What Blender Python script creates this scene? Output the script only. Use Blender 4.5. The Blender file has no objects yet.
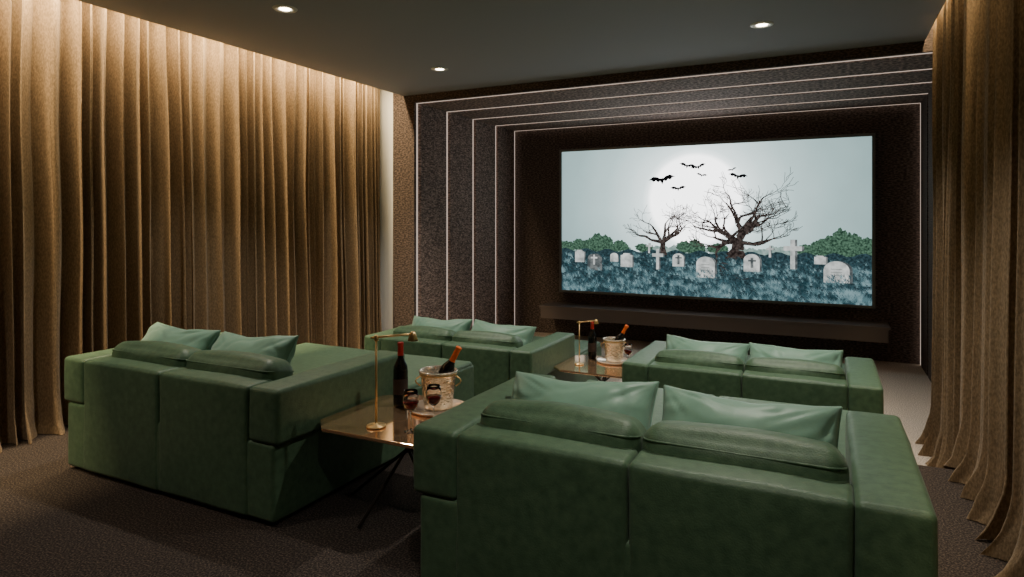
import bpy, bmesh, math, random
from mathutils import Vector, Matrix, noise, Euler
random.seed(7)
COL = bpy.context.scene.collection
PI = math.pi

# ---------------------------------------------------------------- materials
def newmat(name):
    m = bpy.data.materials.new(name); m.use_nodes = True
    return m, m.node_tree, m.node_tree.nodes["Principled BSDF"]

def pmat(name, c1, c2=None, scale=5, rough=.6, metal=0, bump=0, bscale=50, sheen=0, detail=4,
         stretch=(1, 1, 1), spec=.5, coat=0, lo=.35, hi=.65, bstretch=None, bdist=.01, voro=False):
    m, nt, b = newmat(name)
    b.inputs["Roughness"].default_value = rough
    b.inputs["Metallic"].default_value = metal
    b.inputs["Specular IOR Level"].default_value = spec
    b.inputs["Sheen Weight"].default_value = sheen
    b.inputs["Coat Weight"].default_value = coat
    tc = nt.nodes.new("ShaderNodeTexCoord")
    if c2:
        mp = nt.nodes.new("ShaderNodeMapping"); mp.inputs["Scale"].default_value = stretch
        nt.links.new(tc.outputs["Object"], mp.inputs[0])
        n = nt.nodes.new("ShaderNodeTexNoise"); n.inputs["Scale"].default_value = scale
        n.inputs["Detail"].default_value = detail
        nt.links.new(mp.outputs[0], n.inputs["Vector"])
        r = nt.nodes.new("ShaderNodeValToRGB")
        r.color_ramp.elements[0].position = lo; r.color_ramp.elements[1].position = hi
        r.color_ramp.elements[0].color = (*c1, 1); r.color_ramp.elements[1].color = (*c2, 1)
        nt.links.new(n.outputs["Fac"], r.inputs[0]); nt.links.new(r.outputs[0], b.inputs["Base Color"])
    else:
        b.inputs["Base Color"].default_value = (*c1, 1)
    if bump:
        mp2 = nt.nodes.new("ShaderNodeMapping"); mp2.inputs["Scale"].default_value = bstretch or stretch
        nt.links.new(tc.outputs["Object"], mp2.inputs[0])
        if voro:
            n2 = nt.nodes.new("ShaderNodeTexVoronoi"); n2.inputs["Scale"].default_value = bscale; outn = "Distance"
        else:
            n2 = nt.nodes.new("ShaderNodeTexNoise"); n2.inputs["Scale"].default_value = bscale
            n2.inputs["Detail"].default_value = 5; outn = "Fac"
        nt.links.new(mp2.outputs[0], n2.inputs["Vector"])
        bp = nt.nodes.new("ShaderNodeBump"); bp.inputs["Strength"].default_value = bump
        bp.inputs["Distance"].default_value = bdist
        nt.links.new(n2.outputs[outn], bp.inputs["Height"]); nt.links.new(bp.outputs[0], b.inputs["Normal"])
    return m

def emat(name, c, s=1.0, c2=None, scale=20, lo=.4, hi=.6, detail=4):
    m = bpy.data.materials.new(name); m.use_nodes = True
    nt = m.node_tree; nt.nodes.clear()
    o = nt.nodes.new("ShaderNodeOutputMaterial"); e = nt.nodes.new("ShaderNodeEmission")
    e.inputs["Strength"].default_value = s; e.inputs["Color"].default_value = (*c, 1)
    nt.links.new(e.outputs[0], o.inputs[0])
    if c2:
        tc = nt.nodes.new("ShaderNodeTexCoord")
        n = nt.nodes.new("ShaderNodeTexNoise"); n.inputs["Scale"].default_value = scale
        n.inputs["Detail"].default_value = detail
        nt.links.new(tc.outputs["Object"], n.inputs["Vector"])
        r = nt.nodes.new("ShaderNodeValToRGB")
        r.color_ramp.elements[0].position = lo; r.color_ramp.elements[1].position = hi
        r.color_ramp.elements[0].color = (*c, 1); r.color_ramp.elements[1].color = (*c2, 1)
        nt.links.new(n.outputs["Fac"], r.inputs[0]); nt.links.new(r.outputs[0], e.inputs["Color"])
    return m

M_sofa = pmat("green_leather", (.050, .108, .058), (.092, .172, .095), scale=26, rough=.50, bump=.32, bscale=150, sheen=.08, detail=10, bdist=.005, lo=.28, hi=.74, spec=.45)
M_pillow = pmat("green_satin", (.17, .33, .245), (.205, .38, .285), scale=5, rough=.48, bump=.10, bscale=14, sheen=.25, bdist=.02, spec=.38)
M_curtain = pmat("taupe_gold_drapery", (.165, .110, .060), (.30, .205, .118), scale=120, rough=.9, bump=.5, bscale=200, sheen=.08, stretch=(1, 1, .4), detail=3, bdist=.004)
M_curtain2 = pmat("olive_gold_drapery", (.165, .112, .060), (.30, .208, .120), scale=120, rough=.9, bump=.5, bscale=200, sheen=.08, stretch=(1, 1, .4), detail=3, bdist=.004)
M_ceiling = pmat("grey_paint", (.31, .325, .355), rough=.8)
M_wall = pmat("brown_paint", (.05, .038, .034), rough=.9)
M_white = pmat("white_plaster", (.85, .85, .83), rough=.8)
M_cove = pmat("cream_cove_paint", (.80, .62, .40), rough=.8)
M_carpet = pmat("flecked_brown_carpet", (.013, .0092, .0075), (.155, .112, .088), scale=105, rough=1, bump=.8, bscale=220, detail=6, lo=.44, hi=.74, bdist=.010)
M_carpet_lit = pmat("flecked_carpet_painted_lit", (.28, .225, .185), (1.0, .88, .77), scale=100, rough=1, bump=.6, bscale=200, detail=8, lo=.36, hi=.64)  # same carpet, its paler colour painted in for screen light on lower floor
M_portal = pmat("warm_brown_streaked_stone", (.085, .058, .050), (.60, .43, .37), scale=34, rough=.85, bump=.45, bscale=90, detail=10, stretch=(.8, .8, 2.4), lo=.42, hi=.80, bstretch=(1, 1, 1.5))
M_wing = pmat("brown_stone", (.040, .029, .025), (.24, .175, .15), scale=42, rough=.9, bump=.3, bscale=100, detail=9, stretch=(.8, 1, 1.8), lo=.42, hi=.80, bstretch=(1, 1, 1))
M_fwall = pmat("dark_brown_streaked_stone", (.045, .033, .029), (.32, .24, .21), scale=34, rough=.9, bump=.45, bscale=90, detail=10, stretch=(.8, 1, 2.2), lo=.42, hi=.80, bstretch=(1, 1, 1.5))
M_shelf = pmat("dark_brown_lacquer", (.18, .145, .13), rough=.35)
M_led = emat("led_glow", (1, .80, .66), .62)
M_bezel = pmat("brushed_metal_bezel", (.20, .20, .19), rough=.45, metal=.6)
M_brass = pmat("brass", (.85, .60, .28), rough=.38, metal=.85)
M_copper = pmat("bronze_mirror", (1.0, .66, .40), rough=.07, metal=.90)
M_black = pmat("black_metal", (.07, .06, .052), rough=.35, metal=.6)
M_bottle = pmat("dark_glass", (.006, .006, .006), rough=.12)
M_foil = pmat("red_foil", (.42, .02, .018), rough=.4, metal=.1)
M_gold = pmat("orange_red_foil", (1.0, .20, .03), rough=.45, metal=0)
M_labelp = pmat("dark_paper", (.02, .012, .010), (.035, .02, .016), scale=30, rough=.7)
M_bucket = pmat("hammered_champagne_metal", (1.0, .92, .76), rough=.15, metal=.75, bump=.6, bscale=62, bdist=.006, voro=True)
M_tray = pmat("pale_copper_tray", (.95, .78, .62), rough=.2, metal=.6)
M_wine = pmat("red_wine", (.12, .006, .008), rough=.05)
M_lamp = emat("bulb_glow", (1, .86, .62), 25)
M_ring = pmat("white_ring", (.75, .74, .70), rough=.4)
mg, nt, b = newmat("clear_glass"); M_glass = mg
b.inputs["Transmission Weight"].default_value = 1; b.inputs["Roughness"].default_value = 0; b.inputs["IOR"].default_value = 1.3
b.inputs["Base Color"].default_value = (1, 1, 1, 1)

# ---------------------------------------------------------------- mesh helpers
def mobj(name, verts, faces, mat, smooth=True, parent=None, loc=(0, 0, 0), recalc=True, idx=None):
    me = bpy.data.meshes.new(name); me.from_pydata([tuple(v) for v in verts], [], faces)
    mats = mat if isinstance(mat, (list, tuple)) else [mat]
    for m in mats: me.materials.append(m)
    if idx:
        for p, i in zip(me.polygons, idx): p.material_index = i
    if recalc:
        bm = bmesh.new(); bm.from_mesh(me); bmesh.ops.recalc_face_normals(bm, faces=bm.faces); bm.to_mesh(me); bm.free()
    if smooth:
        for p in me.polygons: p.use_smooth = True
    o = bpy.data.objects.new(name, me); COL.objects.link(o); o.location = loc
    if parent: o.parent = parent
    return o

def boxes(name, lst, mat, loc=(0, 0, 0), parent=None, bevel=0, idx=None):
    V = []; F = []; I = []
    for bi, (x0, x1, y0, y1, z0, z1) in enumerate(lst):
        n = len(V)
        V += [(x0, y0, z0), (x1, y0, z0), (x1, y1, z0), (x0, y1, z0), (x0, y0, z1), (x1, y0, z1), (x1, y1, z1), (x0, y1, z1)]
        F += [[n + i for i in f] for f in ((0, 3, 2, 1), (4, 5, 6, 7), (0, 1, 5, 4), (1, 2, 6, 5), (2, 3, 7, 6), (3, 0, 4, 7))]
        I += [idx[bi] if idx else 0] * 6
    o = mobj(name, V, F, mat, smooth=False, loc=loc, parent=parent, idx=I)
    if bevel:
        md = o.modifiers.new("bevel", "BEVEL"); md.width = bevel; md.segments = 3
    return o

def rbox(name, x0, x1, y0, y1, z0, z1, r, mat, parent=None, puff=(0, 0, 0), nz=0, nfreq=3, nint=10, seed=0):
    c = Vector(((x0 + x1) / 2, (y0 + y1) / 2, (z0 + z1) / 2)); h = ((x1 - x0) / 2, (y1 - y0) / 2, (z1 - z0) / 2)
    def coords(hh):
        inner = hh - r
        L = [-hh, -hh + .25 * r, -hh + .5 * r, -hh + .75 * r]
        L += [-inner + 2 * inner * i / nint for i in range(nint + 1)]
        L += [hh - .75 * r, hh - .5 * r, hh - .25 * r, hh]
        return L
    A = [coords(k) for k in h]
    V = []; D = {}; F = []
    def vid(q):
        k = tuple(round(t, 5) for t in q)
        if k in D: return D[k]
        inn = Vector([max(-(h[i] - r), min(h[i] - r, q[i])) for i in range(3)])
        d = Vector(q) - inn
        p = inn + d.normalized() * r if d.length > 1e-9 else Vector(q)
        f = [1 - (q[i] / h[i]) ** 2 for i in range(3)]
        pp = p.copy()
        pp.x += puff[0] * (q[0] / h[0]) * f[1] * f[2]
        pp.y += puff[1] * (q[1] / h[1]) * f[0] * f[2]
        pp.z += puff[2] * (q[2] / h[2]) * f[0] * f[1]
        if nz: pp += noise.noise_vector((p + Vector((seed * 3.1, seed, 0))) * nfreq) * nz + noise.noise_vector((p + Vector((seed, 9, 0))) * nfreq * 3) * nz * .3
        D[k] = len(V); V.append(pp); return D[k]
    for a in range(3):
        b_, c_ = [(1, 2), (0, 2), (0, 1)][a]
        for s in (-1, 1):
            for i in range(len(A[b_]) - 1):
                for j in range(len(A[c_]) - 1):
                    fq = []
                    for (ii, jj) in ((i, j), (i + 1, j), (i + 1, j + 1), (i, j + 1)):
                        q = [0, 0, 0]; q[a] = s * h[a]; q[b_] = A[b_][ii]; q[c_] = A[c_][jj]
                        fq.append(vid(q))
                    F.append(fq)
    return mobj(name, V, F, mat, parent=parent, loc=c)

def lathe(name, prof, mat, parent=None, loc=(0, 0, 0), n=32, cap=True):
    V = []; F = []
    for (r, z) in prof:
        for i in range(n):
            a = 2 * PI * i / n; V.append((r * math.cos(a), r * math.sin(a), z))
    for k in range(len(prof) - 1):
        for i in range(n):
            j = (i + 1) % n; F.append([k * n + i, k * n + j, (k + 1) * n + j, (k + 1) * n + i])
    if cap:
        F.append(list(range(n))[::-1]); F.append([(len(prof) - 1) * n + i for i in range(n)])
    return mobj(name, V, F, mat, parent=parent, loc=loc, smooth=True)

def tube(name, pts, r, mat, parent=None, loc=(0, 0, 0), n=10, closed=False):
    P = [Vector(p) for p in pts]; V = []; F = []; m = len(P)
    for k in range(m):
        t = (P[(k + 1) % m] - P[k - 1]) if closed else (P[min(k + 1, m - 1)] - P[max(k - 1, 0)])
        t.normalize(); up = Vector((0, 0, 1)) if abs(t.z) < .9 else Vector((1, 0, 0))
        a = t.cross(up).normalized(); b2 = t.cross(a).normalized()
        for i in range(n):
            an = 2 * PI * i / n; V.append(P[k] + (a * math.cos(an) + b2 * math.sin(an)) * r)
    for k in range(m if closed else m - 1):
        k2 = (k + 1) % m
        for i in range(n):
            j = (i + 1) % n; F.append([k * n + i, k * n + j, k2 * n + j, k2 * n + i])
    if not closed:
        F.append(list(range(n))); F.append([(m - 1) * n + i for i in range(n)])
    return mobj(name, V, F, mat, parent=parent, loc=loc)

def empty(name, loc):
    o = bpy.data.objects.new(name, None); o.empty_display_size = .1; COL.objects.link(o); o.location = loc; return o

def tag(o, label, cat, group=None):
    o["label"] = label; o["category"] = cat
    if group: o["group"] = group
    return o

def struct(o): o["kind"] = "structure"; return o

def copy_thing(src, loc, label=None, rot=None):
    c = src.copy(); COL.objects.link(c); c.location = loc
    if rot: c.rotation_euler = rot
    if label: c["label"] = label
    def rec(s, d):
        for ch in s.children:
            k = ch.copy(); COL.objects.link(k); k.parent = d; k.matrix_parent_inverse = ch.matrix_parent_inverse.copy()
            rec(ch, k)
    rec(src, c)
    return c

# ---------------------------------------------------------------- room
FL = -.30; CZ = 3.25; YP = 6.93; YB = 10.0; YS = 4.95
XL = -5.65; XR = 1.5
TL = -4.87; TR = 1.07; TT = 3.15
struct(boxes("floor", [(XL, XR, -1.6, YS, -.45, 0), (XL, XR, YS, YB + .1, -.45, FL)], [M_carpet, M_carpet_lit], idx=[0, 1]))
struct(boxes("wall_left", [(XL - .1, XL, -1.6, 7.0, FL, 3.62)], M_wall))
struct(boxes("wall_right", [(XR, XR + .1, -1.6, 7.0, FL, 3.62)], M_wall))
struct(boxes("wall_back", [(XL, XR, -1.7, -1.6, 0, 3.62)], M_wall))
struct(boxes("wall_front", [(XL, XR, YB, YB + .1, FL, 3.62)], M_fwall))
struct(boxes("ceiling", [(-5.04, .78, -1.6, YP, CZ, CZ + .08)], M_ceiling))
struct(boxes("ceiling_upper", [(XL, XR, -1.6, YP, 3.60, 3.66)], M_cove))
struct(boxes("wall_return", [(XL, -5.21, 6.95, 7.0, FL, 3.62)], M_white))
BK = .05
struct(boxes("wall_portal_left", [(XL, TL - BK, 7.0, YB, FL, 3.62)], M_portal))
struct(boxes("wall_portal_right", [(TR + BK, XR, 7.0, YB, FL, 3.62)], M_wing))
struct(boxes("ceiling_portal", [(TL - BK, TR + BK, 7.0, YB, TT + BK, 3.62)], M_portal))
gaps = [7.03, 7.77, 8.51, 9.25, 9.95]; gw = .05
for i in range(5):
    y0 = YP if i == 0 else gaps[i - 1] + gw; y1 = gaps[i] - gw
    if i == 0:
        o = boxes("trim_1", [(-5.21, TL, y0, y1, FL, CZ + .1), (TR, XR, y0, y1, FL, CZ + .1), (TL, TR, y0, y1, TT, CZ + .1)], M_wing)
    else:
        o = boxes("trim_%d" % (i + 1), [(TL - BK, TL, y0, y1, FL, TT + BK), (TR, TR + BK, y0, y1, FL, TT + BK), (TL, TR, y0, y1, TT, TT + BK)], [M_portal, M_wing], idx=[0, 1, 0])
    struct(o)
for gi, g in enumerate(gaps):
    w = .016; t = .030
    L = [(TL - BK, TL - BK + t, g - w, g + w, FL, TT), (TL - BK, TR + BK, g - .010, g + .010, TT + .003, TT + BK)]
    if gi == 4: L.append((TR + BK - .05, TR + BK, g - w, g + w, FL, TT))
    o = boxes("led_strip", L, M_led)
    tag(o, "thin glowing light strip set in groove of dark portal", "light strip", "light strips around the screen portal")

# ---------------------------------------------------------------- curtains
def curtain(name, y0, y1, xc, sgn, zb_fn, ztop, A, flare_fn, fpow, pool, seed, label, mat, period=.17, sharp=.62, tp=.35):
    rnd = random.Random(seed)
    step = .006; n = int((y1 - y0) / step)
    ph = [0]; P = period; nxt = 0; amp = []; ca = 1
    for i in range(n + 1):
        if i >= nxt:
            P = period * rnd.choice((.5, .65, .85, 1.05, 1.3, 1.6)); nxt = i + int(P / step); ca = rnd.uniform(.55, 1.25)
        ph.append(ph[-1] + PI * step / P); amp.append(ca)
    sm = []
    for i in range(len(amp)):
        s = amp[max(0, i - 4):i + 5]; sm.append(sum(s) / len(s))
    NZ = 56; V = []; F = []
    for i in range(n + 1):
        y = y0 + i * step
        zb = zb_fn(y) + .004
        taper = min(1, .35 + (y1 - y) / tp)
        for k in range(NZ + 1):
            f = k / NZ
            z = ztop + (zb - ztop) * f
            wob = .40 * noise.noise(Vector((y * 2.2, z * .6, seed)))
            p = ph[i] + wob
            a = A * sm[i] * (.85 + .3 * f) * taper
            low = max(0, (f - .90) / .10)
            c = 2 * abs(math.sin(p)) ** sharp - 1
            c += .12 * math.sin(5 * p + 2 * noise.noise(Vector((y * 3, 0, seed))))
            x = sgn * a * c + .03 * noise.noise(Vector((y * 2.0, z * .5, seed + 5)))
            x += sgn * flare_fn(y) * (f ** fpow) + sgn * pool * taper * low ** 2 * (.3 + 1.1 * abs(math.sin(p))) + .05 * low * noise.noise(Vector((y * 9, z * 6, seed)))
            yy = y + .028 * math.sin(2 * p + .6) * (1 + .5 * low) + .02 * noise.noise(Vector((y * 3, z * .8, seed + 9)))
            V.append((xc + x, yy, z))
    for i in range(n):
        for k in range(NZ):
            a0 = i * (NZ + 1) + k; F.append([a0, a0 + 1, a0 + NZ + 2, a0 + NZ + 1])
    o = mobj(name, V, F, mat, recalc=False)
    tag(o, label, "curtain")
    return o
floorz = lambda y: 0 if y < YS + .02 else FL
curtain("curtain", .4, 6.80, -5.33, 1, floorz, 3.5, .110, lambda y: .04, 2, .05, 8, "floor-length pleated golden-brown curtain covering the long side wall", M_curtain, period=.125, sharp=.55)
def rfl(y): return .02 * min(1, max(0, (6.3 - y) / .6))
curtain("curtain", 1.2, 6.50, .862, -1, floorz, 3.5, .086, rfl, 1.2, .08, 17, "heavy brown floor-length curtain pooling slightly on the carpet", M_curtain2, period=.19, sharp=.58, tp=.08)

# ---------------------------------------------------------------- sofas
SW = 1.90; SD = 2.12
def make_sofa(loc):
    e = empty("sofa", loc)
    hx = SW / 2; yb = -SD / 2; yf = SD / 2
    ins = .035
    rbox("base", -hx + ins, hx - ins, yb + .004, yf - .01, .02, .436, .024, M_sofa, e, puff=(.004, .004, 0), nz=.004, seed=1, nint=16)
    for s in (-1, 1):
        x0, x1 = (-hx + ins + .01, -.002) if s < 0 else (.002, hx - ins - .01)
        rbox("seat_cushion", x0, x1, yb + .19, yf - .02, .40, .462, .028, M_sofa, e, puff=(0, .0, .014), nz=.005, seed=2 + s)
        a0, a1 = (-hx, -hx + .22) if s < 0 else (hx - .22, hx)
        rbox("arm", a0, a1, yb, yb + 1.12, .431, .72, .026, M_sofa, e, puff=(.005, .006, .010), nz=.005, seed=5 + s)
        x0, x1 = (-hx + .219, -.0015) if s < 0 else (.0015, hx - .219)
        rbox("backrest", x0, x1, yb - .004, yb + .19, .022, .72, .026, M_sofa, e, puff=(0, .008, .008), nz=.005, seed=8 + s)
        x0, x1 = (-.715, -.006) if s < 0 else (.006, .715)
        o = rbox("back_cushion", x0, x1, -.115, .115, -.165, .165, .070, M_sofa, e, puff=(.006, .022, .026), nz=.005, seed=12 + s)
        o.location = ((x0 + x1) / 2, yb + .245, .632); o.rotation_euler = (math.radians(-10), 0, 0)
        X, Y = (x1 - x0) / 2 - .006, .118
        pts = []
        for (cx, cy, a0_) in ((X - .06, Y - .06, 0), (-X + .06, Y - .06, 90), (-X + .06, -Y + .06, 180), (X - .06, -Y + .06, 270)):
            for q in range(7):
                an = math.radians(a0_ + q * 15); pts.append((cx + .062 * math.cos(an), cy + .062 * math.sin(an), .112))
        tube("piping", pts, .0045, M_sofa, o, closed=True, n=6)
    return e
S_RL = (-3.50, 2.42 + SD / 2, 0); S_RR = (-.66, 2.27 + SD / 2, 0)
S_FL = (-3.35, 5.22 + SD / 2, FL); S_FR = (-.61, 5.20 + SD / 2, FL)
g = "four matching green cinema sofas"
s0 = tag(make_sofa(S_RR), "deep green leather sofa daybed in rear row beside brown curtain", "sofa", g)
copy_thing(s0, S_RL, "deep green leather sofa daybed beside the golden pleated curtain")
copy_thing(s0, S_FR, "green leather sofa daybed on lower floor, near brown curtain")
copy_thing(s0, S_FL, "green leather sofa daybed on lower floor, near light strips")

# ---------------------------------------------------------------- pillows
def pillow(name, W, H, T, seed):
    n = 52; V = []; F = []; top = {}; bot = {}; bd = {}
    for i in range(n + 1):
        for j in range(n + 1):
            u = math.sin((i / n - .5) * PI); v = math.sin((j / n - .5) * PI)
            x = W / 2 * u * (1 - .05 * (1 - v * v)); y = H / 2 * v * (1 - .11 * (1 - u * u))
            if v > 0: y -= .014 * v * math.exp(-((u + .2 * math.sin(seed)) / .35) ** 2)
            t = T / 2 * (max(0, (1 - u * u) * (1 - v * v))) ** .40
            cr = abs(u * v)
            ang = math.atan2(v, u)
            w = .007 * cr * math.sin(14 * ang + seed) + .012 * noise.noise(Vector((x * 6, y * 6, seed)))
            ridge = 1 - abs(noise.noise(Vector((x * 5 + y * 3, y * 7 - x * 2, seed + 20)))) * 2.2
            w -= .007 * max(0, ridge - .6) / .4
            for (cx, cy) in ((-1, -1), (1, -1), (-1, 1), (1, 1)):
                dx, dy = u - cx, v - cy; r = math.hypot(dx, dy); th = math.atan2(dy * -cy, dx * -cx)
                w -= .009 * math.exp(-((r - .5) / .3) ** 2) * max(0, math.cos(9 * th + seed + cx * 2 + cy)) ** 6
            edge = i in (0, n) or j in (0, n)
            sag = .008 * noise.noise(Vector((x * 3, y * 3, seed + 8)))
            if edge:
                V.append((x, y, sag)); top[i, j] = bot[i, j] = len(V) - 1; bd[i, j] = (x, y, sag)
            else:
                k = min(1, t / (T * .2))
                V.append((x, y, sag + t + w * k)); top[i, j] = len(V) - 1
                V.append((x, y, sag - t - w * k)); bot[i, j] = len(V) - 1
    for i in range(n):
        for j in range(n):
            F.append([top[i, j], top[i + 1, j], top[i + 1, j + 1], top[i, j + 1]])
            F.append([bot[i, j], bot[i, j + 1], bot[i + 1, j + 1], bot[i + 1, j]])
    o = mobj(name, V, F, M_pillow)
    path = [bd[i, 0] for i in range(1, n, 2)] + [bd[n, j] for j in range(1, n, 2)] + [bd[i, n] for i in range(n - 1, 0, -2)] + [bd[0, j] for j in range(n - 1, 0, -2)]
    tube("piping", path, .0045, M_pillow, o, closed=True, n=6)
    return o
k = 0
for (S, desc, xo) in ((S_RR, "rear sofa by brown curtain", (-.38, .345)), (S_RL, "rear sofa by golden curtain", (-.58, .15)),
                      (S_FR, "lower sofa by brown curtain", (-.368, .355)), (S_FL, "lower sofa by light strips", (-.365, .36))):
    for s in (0, 1):
        k += 1
        o = pillow("throw_pillow", .71, .46, .28, k * 1.7)
        o.location = (S[0] + xo[s], S[1] - SD / 2 + .485, S[2] + .668)
        o.rotation_euler = (math.radians(57 + random.uniform(-3, 3)), math.radians(random.uniform(-3, 3)), math.radians(random.uniform(-3, 3)))
        tag(o, "pale green satin throw pillow on " + desc, "pillow", "satin throw pillows on the sofas")

# ---------------------------------------------------------------- side tables
def make_table(loc):
    e = empty("side_table", loc)
    a, c, ch = .405, .385, .11
    P = [(-a + ch, -c), (a - ch, -c), (a, -c + ch), (a, c - ch), (a - ch, c), (-a + ch, c), (-a, c - ch), (-a, -c + ch)]
    V = [(x, y, -.010) for x, y in P] + [(x, y, .010) for x, y in P]
    n = 8; F = [list(range(n))[::-1], [n + i for i in range(n)]] + [[i, (i + 1) % n, n + (i + 1) % n, n + i] for i in range(n)]
    o = mobj("table_top", V, F, M_copper, smooth=False, parent=e, loc=(0, 0, .490))
    md = o.modifiers.new("bevel", "BEVEL"); md.width = .004; md.segments = 2
    lathe("hub", [(.02, .30), (.026, .305), (.026, .345), (.02, .35)], M_black, e, n=20)
    for i in range(5):
        an = 2 * PI * i / 5 + .72
        dx, dy = math.cos(an), math.sin(an)
        tx, ty = -dx * .17 + dy * .03, -dy * .17 - dx * .03
        tube("leg", [(tx, ty, .480), (dy * .012, -dx * .012, .325), (dx * .37 - dy * .02, dy * .37 + dx * .02, .009)], .009, M_black, e)
    return e
T1 = (-2.125, 2.98, 0); T2 = (-1.98, 5.98, FL)
t1 = tag(make_table(T1), "octagonal bronze-mirror side table with splayed black legs between rear sofas", "side table", "matching bronze side tables")
copy_thing(t1, T2, "octagonal bronze-mirror side table between the lower-row sofas")

def make_lamp(loc):
    e = empty("table_lamp", loc)
    lathe("base", [(.048, 0), (.052, .003), (.050, .009), (.010, .012), (.007, .022)], M_brass, e)
    tube("pole", [(0, 0, .01), (0, 0, .48)], .0062, M_brass, e)
    lathe("joint", [(.005, .455), (.012, .46), (.012, .485), (.005, .49)], M_brass, e, n=16)
    d = Vector((.86, .5, 0))
    tube("arm", [d * -.03 + Vector((0, 0, .474)), d * .205 + Vector((0, 0, .494))], .0060, M_brass, e)
    lathe("lamp_shade", [(.005, .050), (.012, .046), (.017, .034), (.029, 0), (.027, 0), (.015, .033), (.005, .042)], M_brass, e, loc=(d.x * .195, d.y * .195, .457), n=24)
    return e
l1 = tag(make_lamp((-2.17, 2.74, .502)), "slim brass table lamp with horizontal arm on bronze side table", "lamp", "brass table lamps")
l2 = copy_thing(l1, (-2.19, 5.89, FL + .502), "slim brass table lamp on the lower bronze side table")
l2.scale = (.86, .86, .86)

BP = [(.034, 0), (.040, .006), (.041, .02), (.041, .20), (.038, .225), (.026, .25), (.0165, .272), (.0150, .30), (.0150, .335)]
def make_bottle(nm, loc, foil, s=1.1, label=True):
    e = empty(nm, loc)
    lathe("body", BP, M_bottle, e, n=28)
    z0 = .285 if label else .268
    lathe("foil_cap", [(.0185, z0), (.0165, z0 + .012), (.0162, .345), (.018, .347), (.018, .357), (.012, .360)], foil, e, n=24)
    if label: lathe("paper_label", [(.0416, .07), (.0418, .072), (.0418, .155), (.0416, .157)], M_labelp, e, n=28, cap=False)
    e.scale = (s, s, s)
    return e
b1 = tag(make_bottle("wine_bottle", (-2.29, 3.12, .501), M_foil, 1.05), "near-black wine bottle with red cap standing on bronze table", "bottle", "wine bottles")
copy_thing(b1, (-2.165, 6.20, FL + .501), "dark wine bottle standing on the lower bronze table")

def make_bucket(loc):
    e = empty("ice_bucket", loc)
    lathe("body", [(.070, 0), (.080, .004), (.086, .03), (.104, .205), (.112, .208), (.114, .216), (.108, .222), (.102, .216), (.098, .20), (.080, .02), (.01, .012)], M_bucket, e, n=40, cap=True)
    lathe("rim_band", [(.105, .196), (.110, .198), (.110, .206), (.105, .208)], M_brass, e, n=40, cap=False)
    for s in (-1, 1):
        d = Vector((.90, .44, 0)) * s
        pts = [Vector((d.x * (.102 + .030 * math.sin(PI * i / 12)), d.y * (.102 + .030 * math.sin(PI * i / 12)), .185 - .06 * i / 12)) for i in range(13)]
        tube("handle", pts, .004, M_brass, e)
    return e
def make_tray(loc):
    return lathe("serving_tray", [(.14, 0), (.168, .004), (.175, .016), (.171, .018), (.163, .009), (.01, .007)], M_tray, loc=loc, n=48)
k1 = (-2.05, 3.16, .501)
tag(make_tray(k1), "round pale copper tray under the ice bucket", "tray", "round copper trays")
bk = tag(make_bucket((k1[0], k1[1], .511)), "hammered pale champagne metal ice bucket with brass handles on round tray", "ice bucket", "ice buckets")
k2 = (-1.92, 6.15, FL + .501)
tag(make_tray(k2), "round pale copper tray under the farther ice bucket", "tray", "round copper trays")
copy_thing(bk, (k2[0], k2[1], FL + .511), "hammered pale champagne metal ice bucket on lower bronze table")
ch1 = tag(make_bottle("champagne_bottle", (k1[0] - .04, k1[1] - .02, .545), M_gold, 1.02, False), "dark champagne bottle with orange-red foil leaning in ice bucket", "bottle", "champagne bottles in buckets")
ch1.rotation_euler = (math.radians(-8), math.radians(27), 0)
copy_thing(ch1, (k2[0] - .04, k2[1] - .02, FL + .545), "champagne bottle with orange foil in the lower bucket")

def make_glass(loc):
    e = empty("wine_glass", loc)
    lathe("glass_bowl", [(.034, 0), (.035, .002), (.006, .006), (.0035, .02), (.0035, .10), (.012, .108), (.034, .128), (.042, .155), (.040, .185), (.034, .215),
                   (.0328, .215), (.0388, .185), (.0408, .155), (.033, .130), (.011, .111), (.002, .109)], M_glass, e, n=32)
    lathe("wine", [(.002, .1095), (.011, .1115), (.0325, .1305), (.0402, .153), (.0395, .158), (.001, .158)], M_wine, e, n=32)
    return e
w1 = tag(make_glass((-1.96, 2.76, .5005)), "stemmed wine glass with red wine at bronze table edge", "wine glass", "wine glasses")
copy_thing(w1, (-1.91, 2.90, .5005), "stemmed wine glass with red wine near the ice bucket")
copy_thing(w1, (-1.74, 6.02, FL + .5005), "stemmed wine glass with red wine on lower bronze table")

# ---------------------------------------------------------------- shelf
sh = empty("floating_shelf", (-1.76, 9.72, .03))
boxes("body", [(-2.44, 2.44, -.22, .279, .0, .17)], M_shelf, parent=sh, bevel=.006)
boxes("top_board", [(-2.46, 2.46, -.24, .279, .17, .205)], M_shelf, parent=sh, bevel=.004)
tag(sh, "long dark brown wall-mounted shelf below the cinema screen", "shelf")

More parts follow.
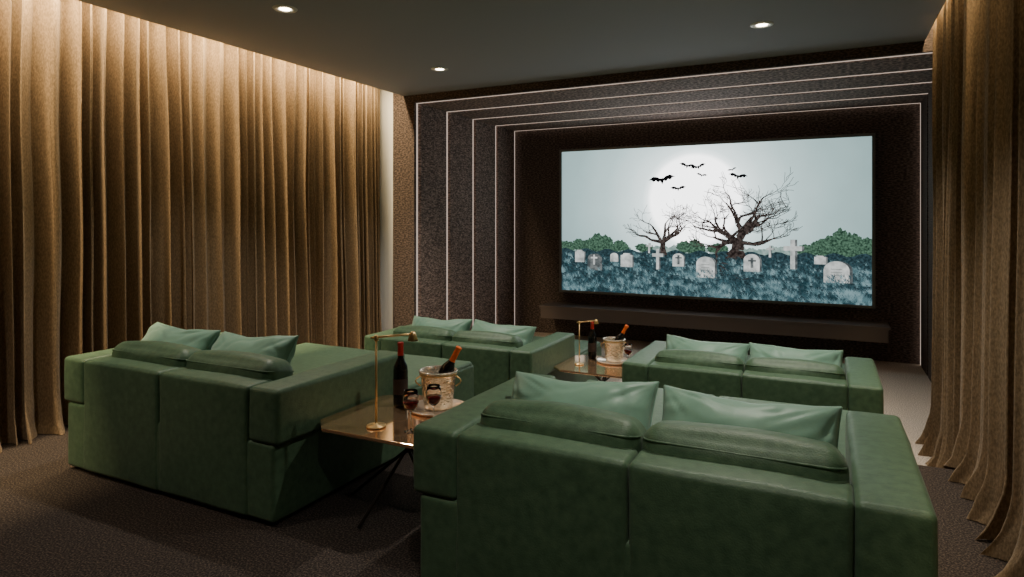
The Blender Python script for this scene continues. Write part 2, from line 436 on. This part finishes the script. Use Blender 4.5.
# ---------------------------------------------------------------- screen
SX0 = -3.985; SX1 = .51; SZ0 = .46; SZ1 = 2.745; Wd = SX1 - SX0; Hd = SZ1 - SZ0
scr = empty("projection_screen", (SX0, 9.9, SZ0))
fw = .04
boxes("frame", [(-fw, Wd + fw, -.03, .098, -fw, 0), (-fw, Wd + fw, -.03, .098, Hd, Hd + fw), (-fw, 0, -.03, .098, 0, Hd), (Wd, Wd + fw, -.03, .098, 0, Hd)], M_bezel, parent=scr, bevel=.003)
tag(scr, "large flat cinema screen showing moonlit graveyard with bats", "screen")
EM = 1.0
MOON = (.478 * Wd, .64 * Hd)
def skymat():
    m = bpy.data.materials.new("picture_sky"); m.use_nodes = True; nt = m.node_tree; nt.nodes.clear()
    o = nt.nodes.new("ShaderNodeOutputMaterial"); e = nt.nodes.new("ShaderNodeEmission"); nt.links.new(e.outputs[0], o.inputs[0])
    tc = nt.nodes.new("ShaderNodeTexCoord")
    vm = nt.nodes.new("ShaderNodeVectorMath"); vm.operation = "DISTANCE"; vm.inputs[1].default_value = (MOON[0], 0, MOON[1])
    nt.links.new(tc.outputs["Object"], vm.inputs[0])
    mr = nt.nodes.new("ShaderNodeMath"); mr.operation = "DIVIDE"; mr.inputs[1].default_value = 2.6
    nt.links.new(vm.outputs["Value"], mr.inputs[0])
    r = nt.nodes.new("ShaderNodeValToRGB"); cr = r.color_ramp
    cr.elements[0].position = 0; cr.elements[0].color = (1.0, 1.0, 1.0, 1)
    cr.elements[1].position = 1; cr.elements[1].color = (.09, .135, .135, 1)
    for p, c in ((.252, (1, 1, 1)), (.276, (.54, .60, .60)), (.305, (.38, .45, .45)), (.40, (.27, .34, .34)), (.54, (.18, .245, .245)), (.75, (.125, .18, .18))):
        q = cr.elements.new(p); q.color = (*c, 1)
    nt.links.new(mr.outputs[0], r.inputs[0])
    n = nt.nodes.new("ShaderNodeTexNoise"); n.inputs["Scale"].default_value = 2; n.inputs["Detail"].default_value = 3
    nt.links.new(tc.outputs["Object"], n.inputs["Vector"])
    mm = nt.nodes.new("ShaderNodeMapRange"); mm.inputs["To Min"].default_value = .9; mm.inputs["To Max"].default_value = 1.1
    nt.links.new(n.outputs["Fac"], mm.inputs["Value"])
    nt.links.new(r.outputs[0], e.inputs["Color"])
    mu = nt.nodes.new("ShaderNodeMath"); mu.operation = "MULTIPLY"; mu.inputs[1].default_value = 4.0 * EM
    nt.links.new(mm.outputs[0], mu.inputs[0]); nt.links.new(mu.outputs[0], e.inputs["Strength"])
    return m
PM = [skymat(),
      emat("picture_ground", (.012, .028, .034), EM, (.05, .105, .125), 30, .38, .70, 9),      # 1
      emat("picture_bush", (.012, .035, .024), EM, (.13, .26, .17), 34, .35, .68, 8),         # 2
      emat("picture_tree", (.018, .013, .012), EM, (.085, .065, .058), 26),                      # 3
      emat("picture_stone", (.34, .37, .36), EM, (.95, .98, .95), 9, .3, .7, 7),             # 4
      emat("picture_stone_shade", (.07, .085, .09), EM, (.20, .22, .22), 14),                 # 5
      emat("picture_bat", (.004, .004, .005), EM),                                              # 6
      emat("picture_grass_light", (.10, .20, .225), EM, (.24, .385, .415), 10),                  # 7
      emat("picture_grass_dark", (.014, .045, .056), EM, (.055, .13, .155), 10),                  # 8
      emat("picture_far_bush", (.22, .34, .31), EM, (.40, .54, .50), 18),                      # 9
      ]
PV = []; PF = []; PI_ = []
def poly(pts, mi, layer):
    n = len(PV)
    for x, z in pts: PV.append((min(max(x, 0), Wd), -.0012 * layer, min(max(z, 0), Hd)))
    PF.append([n + i for i in range(len(pts))]); PI_.append(mi)
poly([(0, 0), (Wd, 0), (Wd, Hd), (0, Hd)], 0, 0)
rs = random.Random(5)
GH = .30 * Hd
poly([(0, 0), (Wd, 0)] + [(Wd - Wd * i / 60, GH * (.98 + .04 * math.sin(i * 1.3))) for i in range(61)], 1, 4)
def blob(cx, cz, rx, rz, mi, layer):
    n = 64; ph = rs.uniform(0, 6)
    poly([(cx + rx * math.cos(2 * PI * i / n) * (1 + .09 * math.sin(7 * 2 * PI * i / n + ph) + .08 * rs.uniform(-1, 1)),
           cz + rz * math.sin(2 * PI * i / n) * (1 + .09 * math.sin(9 * 2 * PI * i / n + ph) + .10 * rs.uniform(-1, 1))) for i in range(n)], mi, layer)
for i in range(44):
    x = rs.uniform(0, Wd); blob(x, GH, rs.uniform(.06, .14), rs.uniform(.04, .09), 9, 1)
for (s, h) in ((.02, .10), (.06, .13), (.10, .12), (.135, .20), (.165, .18), (.22, .12), (.45, .12), (.48, .14), (.55, .10), (.82, .10), (.865, .16), (.89, .20), (.92, .27), (.95, .23), (.98, .18), (.30, .08)):
    blob(s * Wd + rs.uniform(-.03, .03), GH + h * .45 * Hd * .5, .10 + .12 * h, h * .55 * Hd * .6, 2, 2)
    for q in range(4):
        blob(s * Wd + rs.uniform(-.12, .12), GH + h * rs.uniform(.1, .45) * Hd * .5, .05 + .06 * h, h * .24 * Hd, 2, 2.3 + .3 * q)
def strip(pts, ws, mi, layer):
    for i in range(len(pts) - 1):
        (x0, z0), (x1, z1) = pts[i], pts[i + 1]; dx, dz = x1 - x0, z1 - z0; L = math.hypot(dx, dz) + 1e-9
        nx, nz = -dz / L, dx / L
        poly([(x0 + nx * ws[i], z0 + nz * ws[i]), (x0 - nx * ws[i], z0 - nz * ws[i]), (x1 - nx * ws[i + 1], z1 - nz * ws[i + 1]), (x1 + nx * ws[i + 1], z1 + nz * ws[i + 1])], mi, layer)
def branch(x, z, a, L, w, dep, rr, bend, mi=3, layer=5):
    n = 6; P = [(x, z)]; Wt = [w]; cur = a
    drift = rr.uniform(-bend, bend)
    for i in range(n):
        cur += rr.gauss(0, .25) + drift / n
        if dep < 4 and math.sin(cur) < .12: cur += .22 if math.cos(cur) > 0 else -.22
        x += math.cos(cur) * L / n; z += math.sin(cur) * L / n
        P.append((x, z)); Wt.append(max(.003, w * (1 - .5 * (i + 1) / n)))
    strip(P, Wt, mi, layer)
    if dep == 0: return
    for j in range(3 if dep in (1, 2, 4) else 2):
        i = (n, rr.randint(3, 5), rr.randint(2, 4))[j]
        sd = rr.choice((-1, 1)) if j else rr.choice((-.5, .5))
        branch(P[i][0], P[i][1], cur + sd * rr.uniform(.4, .95), L * rr.uniform(.62, .84), Wt[i] * .70, dep - 1, rr, bend, mi, layer)
r1 = random.Random(21)
bx = .617 * Wd; bz = GH - .07
strip([(bx - .02, bz), (bx, bz + .10), (bx + .01, bz + .24)], [.15, .09, .078], 3, 5)
for i in range(7): strip([(bx, bz + .06), (bx + (i - 3) * .06, bz - .03)], [.03, .008], 3, 5)
for an, L, w in ((3.0, .33, .043), (2.5, .36, .048), (1.95, .41, .052), (1.5, .42, .052), (1.05, .44, .050), (.55, .42, .043), (.15, .38, .034)):
    branch(bx + .01, bz + .21, an, L, w, 4, r1, .4)
r2 = random.Random(4)
bx = .372 * Wd
strip([(bx, bz), (bx, bz + .12), (bx + .01, bz + .22)], [.07, .04, .04], 3, 5)
for an, L in ((2.9, .28), (2.3, .30), (1.7, .30), (1.1, .30), (.6, .30), (.25, .26)):
    branch(bx, bz + .19, an, L, .028, 3, r2, .5)
def bat(s, t, w, rot=0):
    h = w * .36
    pr = [(0, .3), (.06, .55), (.10, .35), (.30, .75), (.62, .95), (1.0, .35), (.78, .30), (.62, -.15), (.45, .10), (.30, -.35), (.14, -.10), (0, -.9)]
    pts = [(x, y) for x, y in pr] + [(-x, y) for x, y in pr[-2:0:-1]]
    c, q = math.cos(rot), math.sin(rot)
    P = [(s * Wd + (x * c * w / 2 - y * q * h / 2), t * Hd + (x * q * w / 2 + y * c * h / 2)) for x, y in pts]
    poly(P, 6, 8)
for b_ in ((.370, .775, .42, .12), (.455, .865, .25, -.2), (.492, .855, .24, .25), (.425, .715, .25, .05), (.503, .80, .17, -.2), (.618, .785, .28, -.15), (.600, .83, .14, .3)): bat(*b_)
def stone(s, t, w, h, mi=4, kind="round", layer=9):
    x = s * Wd; z = t * Hd; o = w * .12
    def shape(dx):
        if kind == "round":
            return [(x - w / 2 + dx, z), (x + w / 2 + dx, z)] + [(x + dx + w / 2 * math.cos(PI * i / 14), z + h - w / 2 * .8 + w / 2 * .8 * math.sin(PI * i / 14)) for i in range(15)]
        if kind == "square":
            return [(x - w / 2 + dx, z), (x + w / 2 + dx, z), (x + w / 2 + dx, z + h * .85), (x + w * .32 + dx, z + h * .88), (x + w * .25 + dx, z + h), (x - w * .25 + dx, z + h), (x - w * .32 + dx, z + h * .88), (x - w / 2 + dx, z + h * .85)]
        a = w * .13; b2 = h * .62; c2 = h * .78
        return [(x - a + dx, z), (x + a + dx, z), (x + a + dx, z + b2), (x + w / 2 + dx, z + b2), (x + w / 2 + dx, z + c2), (x + a + dx, z + c2), (x + a + dx, z + h), (x - a + dx, z + h), (x - a + dx, z + c2), (x - w / 2 + dx, z + c2), (x - w / 2 + dx, z + b2), (x - a + dx, z + b2)]
    poly(shape(o), 5, layer); poly(shape(0), mi, layer + .4)
    if kind == "round" and w > .22 and mi == 4:
        for q in range(3):
            zz = z + h * (.62 - .14 * q)
            poly([(x - w * .22, zz), (x + w * .22, zz), (x + w * .22, zz + .006), (x - w * .22, zz + .006)], 5, layer + .5)
for st in ((.070, .205, .16, .20, 4, "square"), (.125, .150, .22, .27, 5), (.200, .215, .13, .14), (.245, .180, .19, .22, 4, "square"), (.425, .195, .17, .20), (.515, .125, .27, .32), (.660, .175, .22, .26), (.905, .125, .32, .30), (.86, .235, .15, .12, 4, "square")):
    stone(*st)
for st in ((.355, .170, .17, .32, 4, "cross"), (.325, .28, .10, .16, 4, "cross"), (.425, .21, .09, .14, 5, "cross", 10), (.660, .20, .10, .15, 5, "cross", 10.5), (.782, .20, .24, .42, 4, "cross"), (.715, .27, .10, .17, 4, "cross"), (.125, .19, .11, .16, 4, "cross", 10)):
    stone(*st)
tufts = []
for i in range(1700):
    tufts.append((rs.uniform(0, Wd), (1 - rs.random() ** .75) * .29 * Hd - .03, 8 if rs.random() < .70 else 7, 1))
for i in range(90):
    cz = (1 - rs.random() ** .8) * .27 * Hd - .03; cx = rs.uniform(0, Wd); k_ = 1.2 - cz / GH * .75
    for q in range(6):
        tufts.append((cx + rs.gauss(0, .045) * k_, cz + rs.gauss(0, .012), 7, 1.3))
tufts.sort(key=lambda p: -p[1])
for q, (x, z, mi, m_) in enumerate(tufts):
    sc = (1.15 - z / (GH * 1.3) * .85) * m_
    lay = 8.5 if z > .165 * Hd else 12 + 6 * q / len(tufts)
    for j in range(9):
        a = PI / 2 + (j - 4) * .24 + rs.uniform(-.15, .15); L = rs.uniform(.04, .09) * sc; bw = .004 * sc
        poly([(x - bw + j * .005, z), (x + bw + j * .005, z), (x + math.cos(a) * L, z + math.sin(a) * L)], mi, lay)
pic = mobj("picture", PV, PF, PM, smooth=False, parent=scr, loc=(0, -.001, 0), recalc=False, idx=PI_)
pic["label"] = "graveyard image with full moon, bats, bare trees and headstones"

# ---------------------------------------------------------------- lights
def area(name, loc, sx, sy, energy, color, rot=(0, 0, 0)):
    l = bpy.data.lights.new(name, "AREA"); l.shape = "RECTANGLE"; l.size = sx; l.size_y = sy; l.energy = energy; l.color = color
    o = bpy.data.objects.new(name, l); COL.objects.link(o); o.location = loc; o.rotation_euler = rot; return o
WARM = (1, .765, .44)
area("cove_light", (-5.10, 2.45, 3.44), .03, 8.3, 330, WARM, (0, math.radians(2), 0))
area("cove_light", (.815, 2.45, 3.44), .03, 8.7, 170, WARM, (0, math.radians(-4), 0))
for (x, y, en) in ((-3.79, 3.67, 175), (-3.79, 5.87, 200), (-.51, 5.75, 235), (-.51, 3.67, 190), (-3.79, .9, 95), (-.51, .9, 110)):  # last two are unseen fill lamps, added to brighten the sofa backs
    e = empty("downlight_or_fill", (x, y, CZ))
    lathe("trim_ring", [(.050, -.001), (.054, -.008), (.088, -.007), (.094, -.0005)], M_ring, e, n=40, cap=False)
    lathe("bulb", [(.045, -.004), (.03, -.006), (.001, -.007)], M_lamp, e, n=32, cap=False)
    tag(e, "small round recessed ceiling downlight, warm white, rear pair added fill", "downlight", "ceiling downlights")
    l = bpy.data.lights.new("downlight_or_fill_lamp", "SPOT"); l.energy = en; l.spot_size = math.radians(102); l.spot_blend = .8; l.shadow_soft_size = .045; l.color = (1, .92, .80)
    o = bpy.data.objects.new("downlight_or_fill_lamp", l); COL.objects.link(o); o.location = (x, y, CZ - .03)
w = bpy.data.worlds.new("world"); bpy.context.scene.world = w; w.use_nodes = True
w.node_tree.nodes["Background"].inputs[0].default_value = (.02, .02, .02, 1)

# ---------------------------------------------------------------- camera
cam = bpy.data.cameras.new("camera"); co = bpy.data.objects.new("camera", cam); COL.objects.link(co)
co.location = (0, 0, 1.6); co.rotation_euler = (PI / 2, 0, math.radians(26.4))
cam.sensor_width = 36; cam.lens = 22.5; cam.shift_y = -.0659; cam.clip_start = .05
bpy.context.scene.camera = co
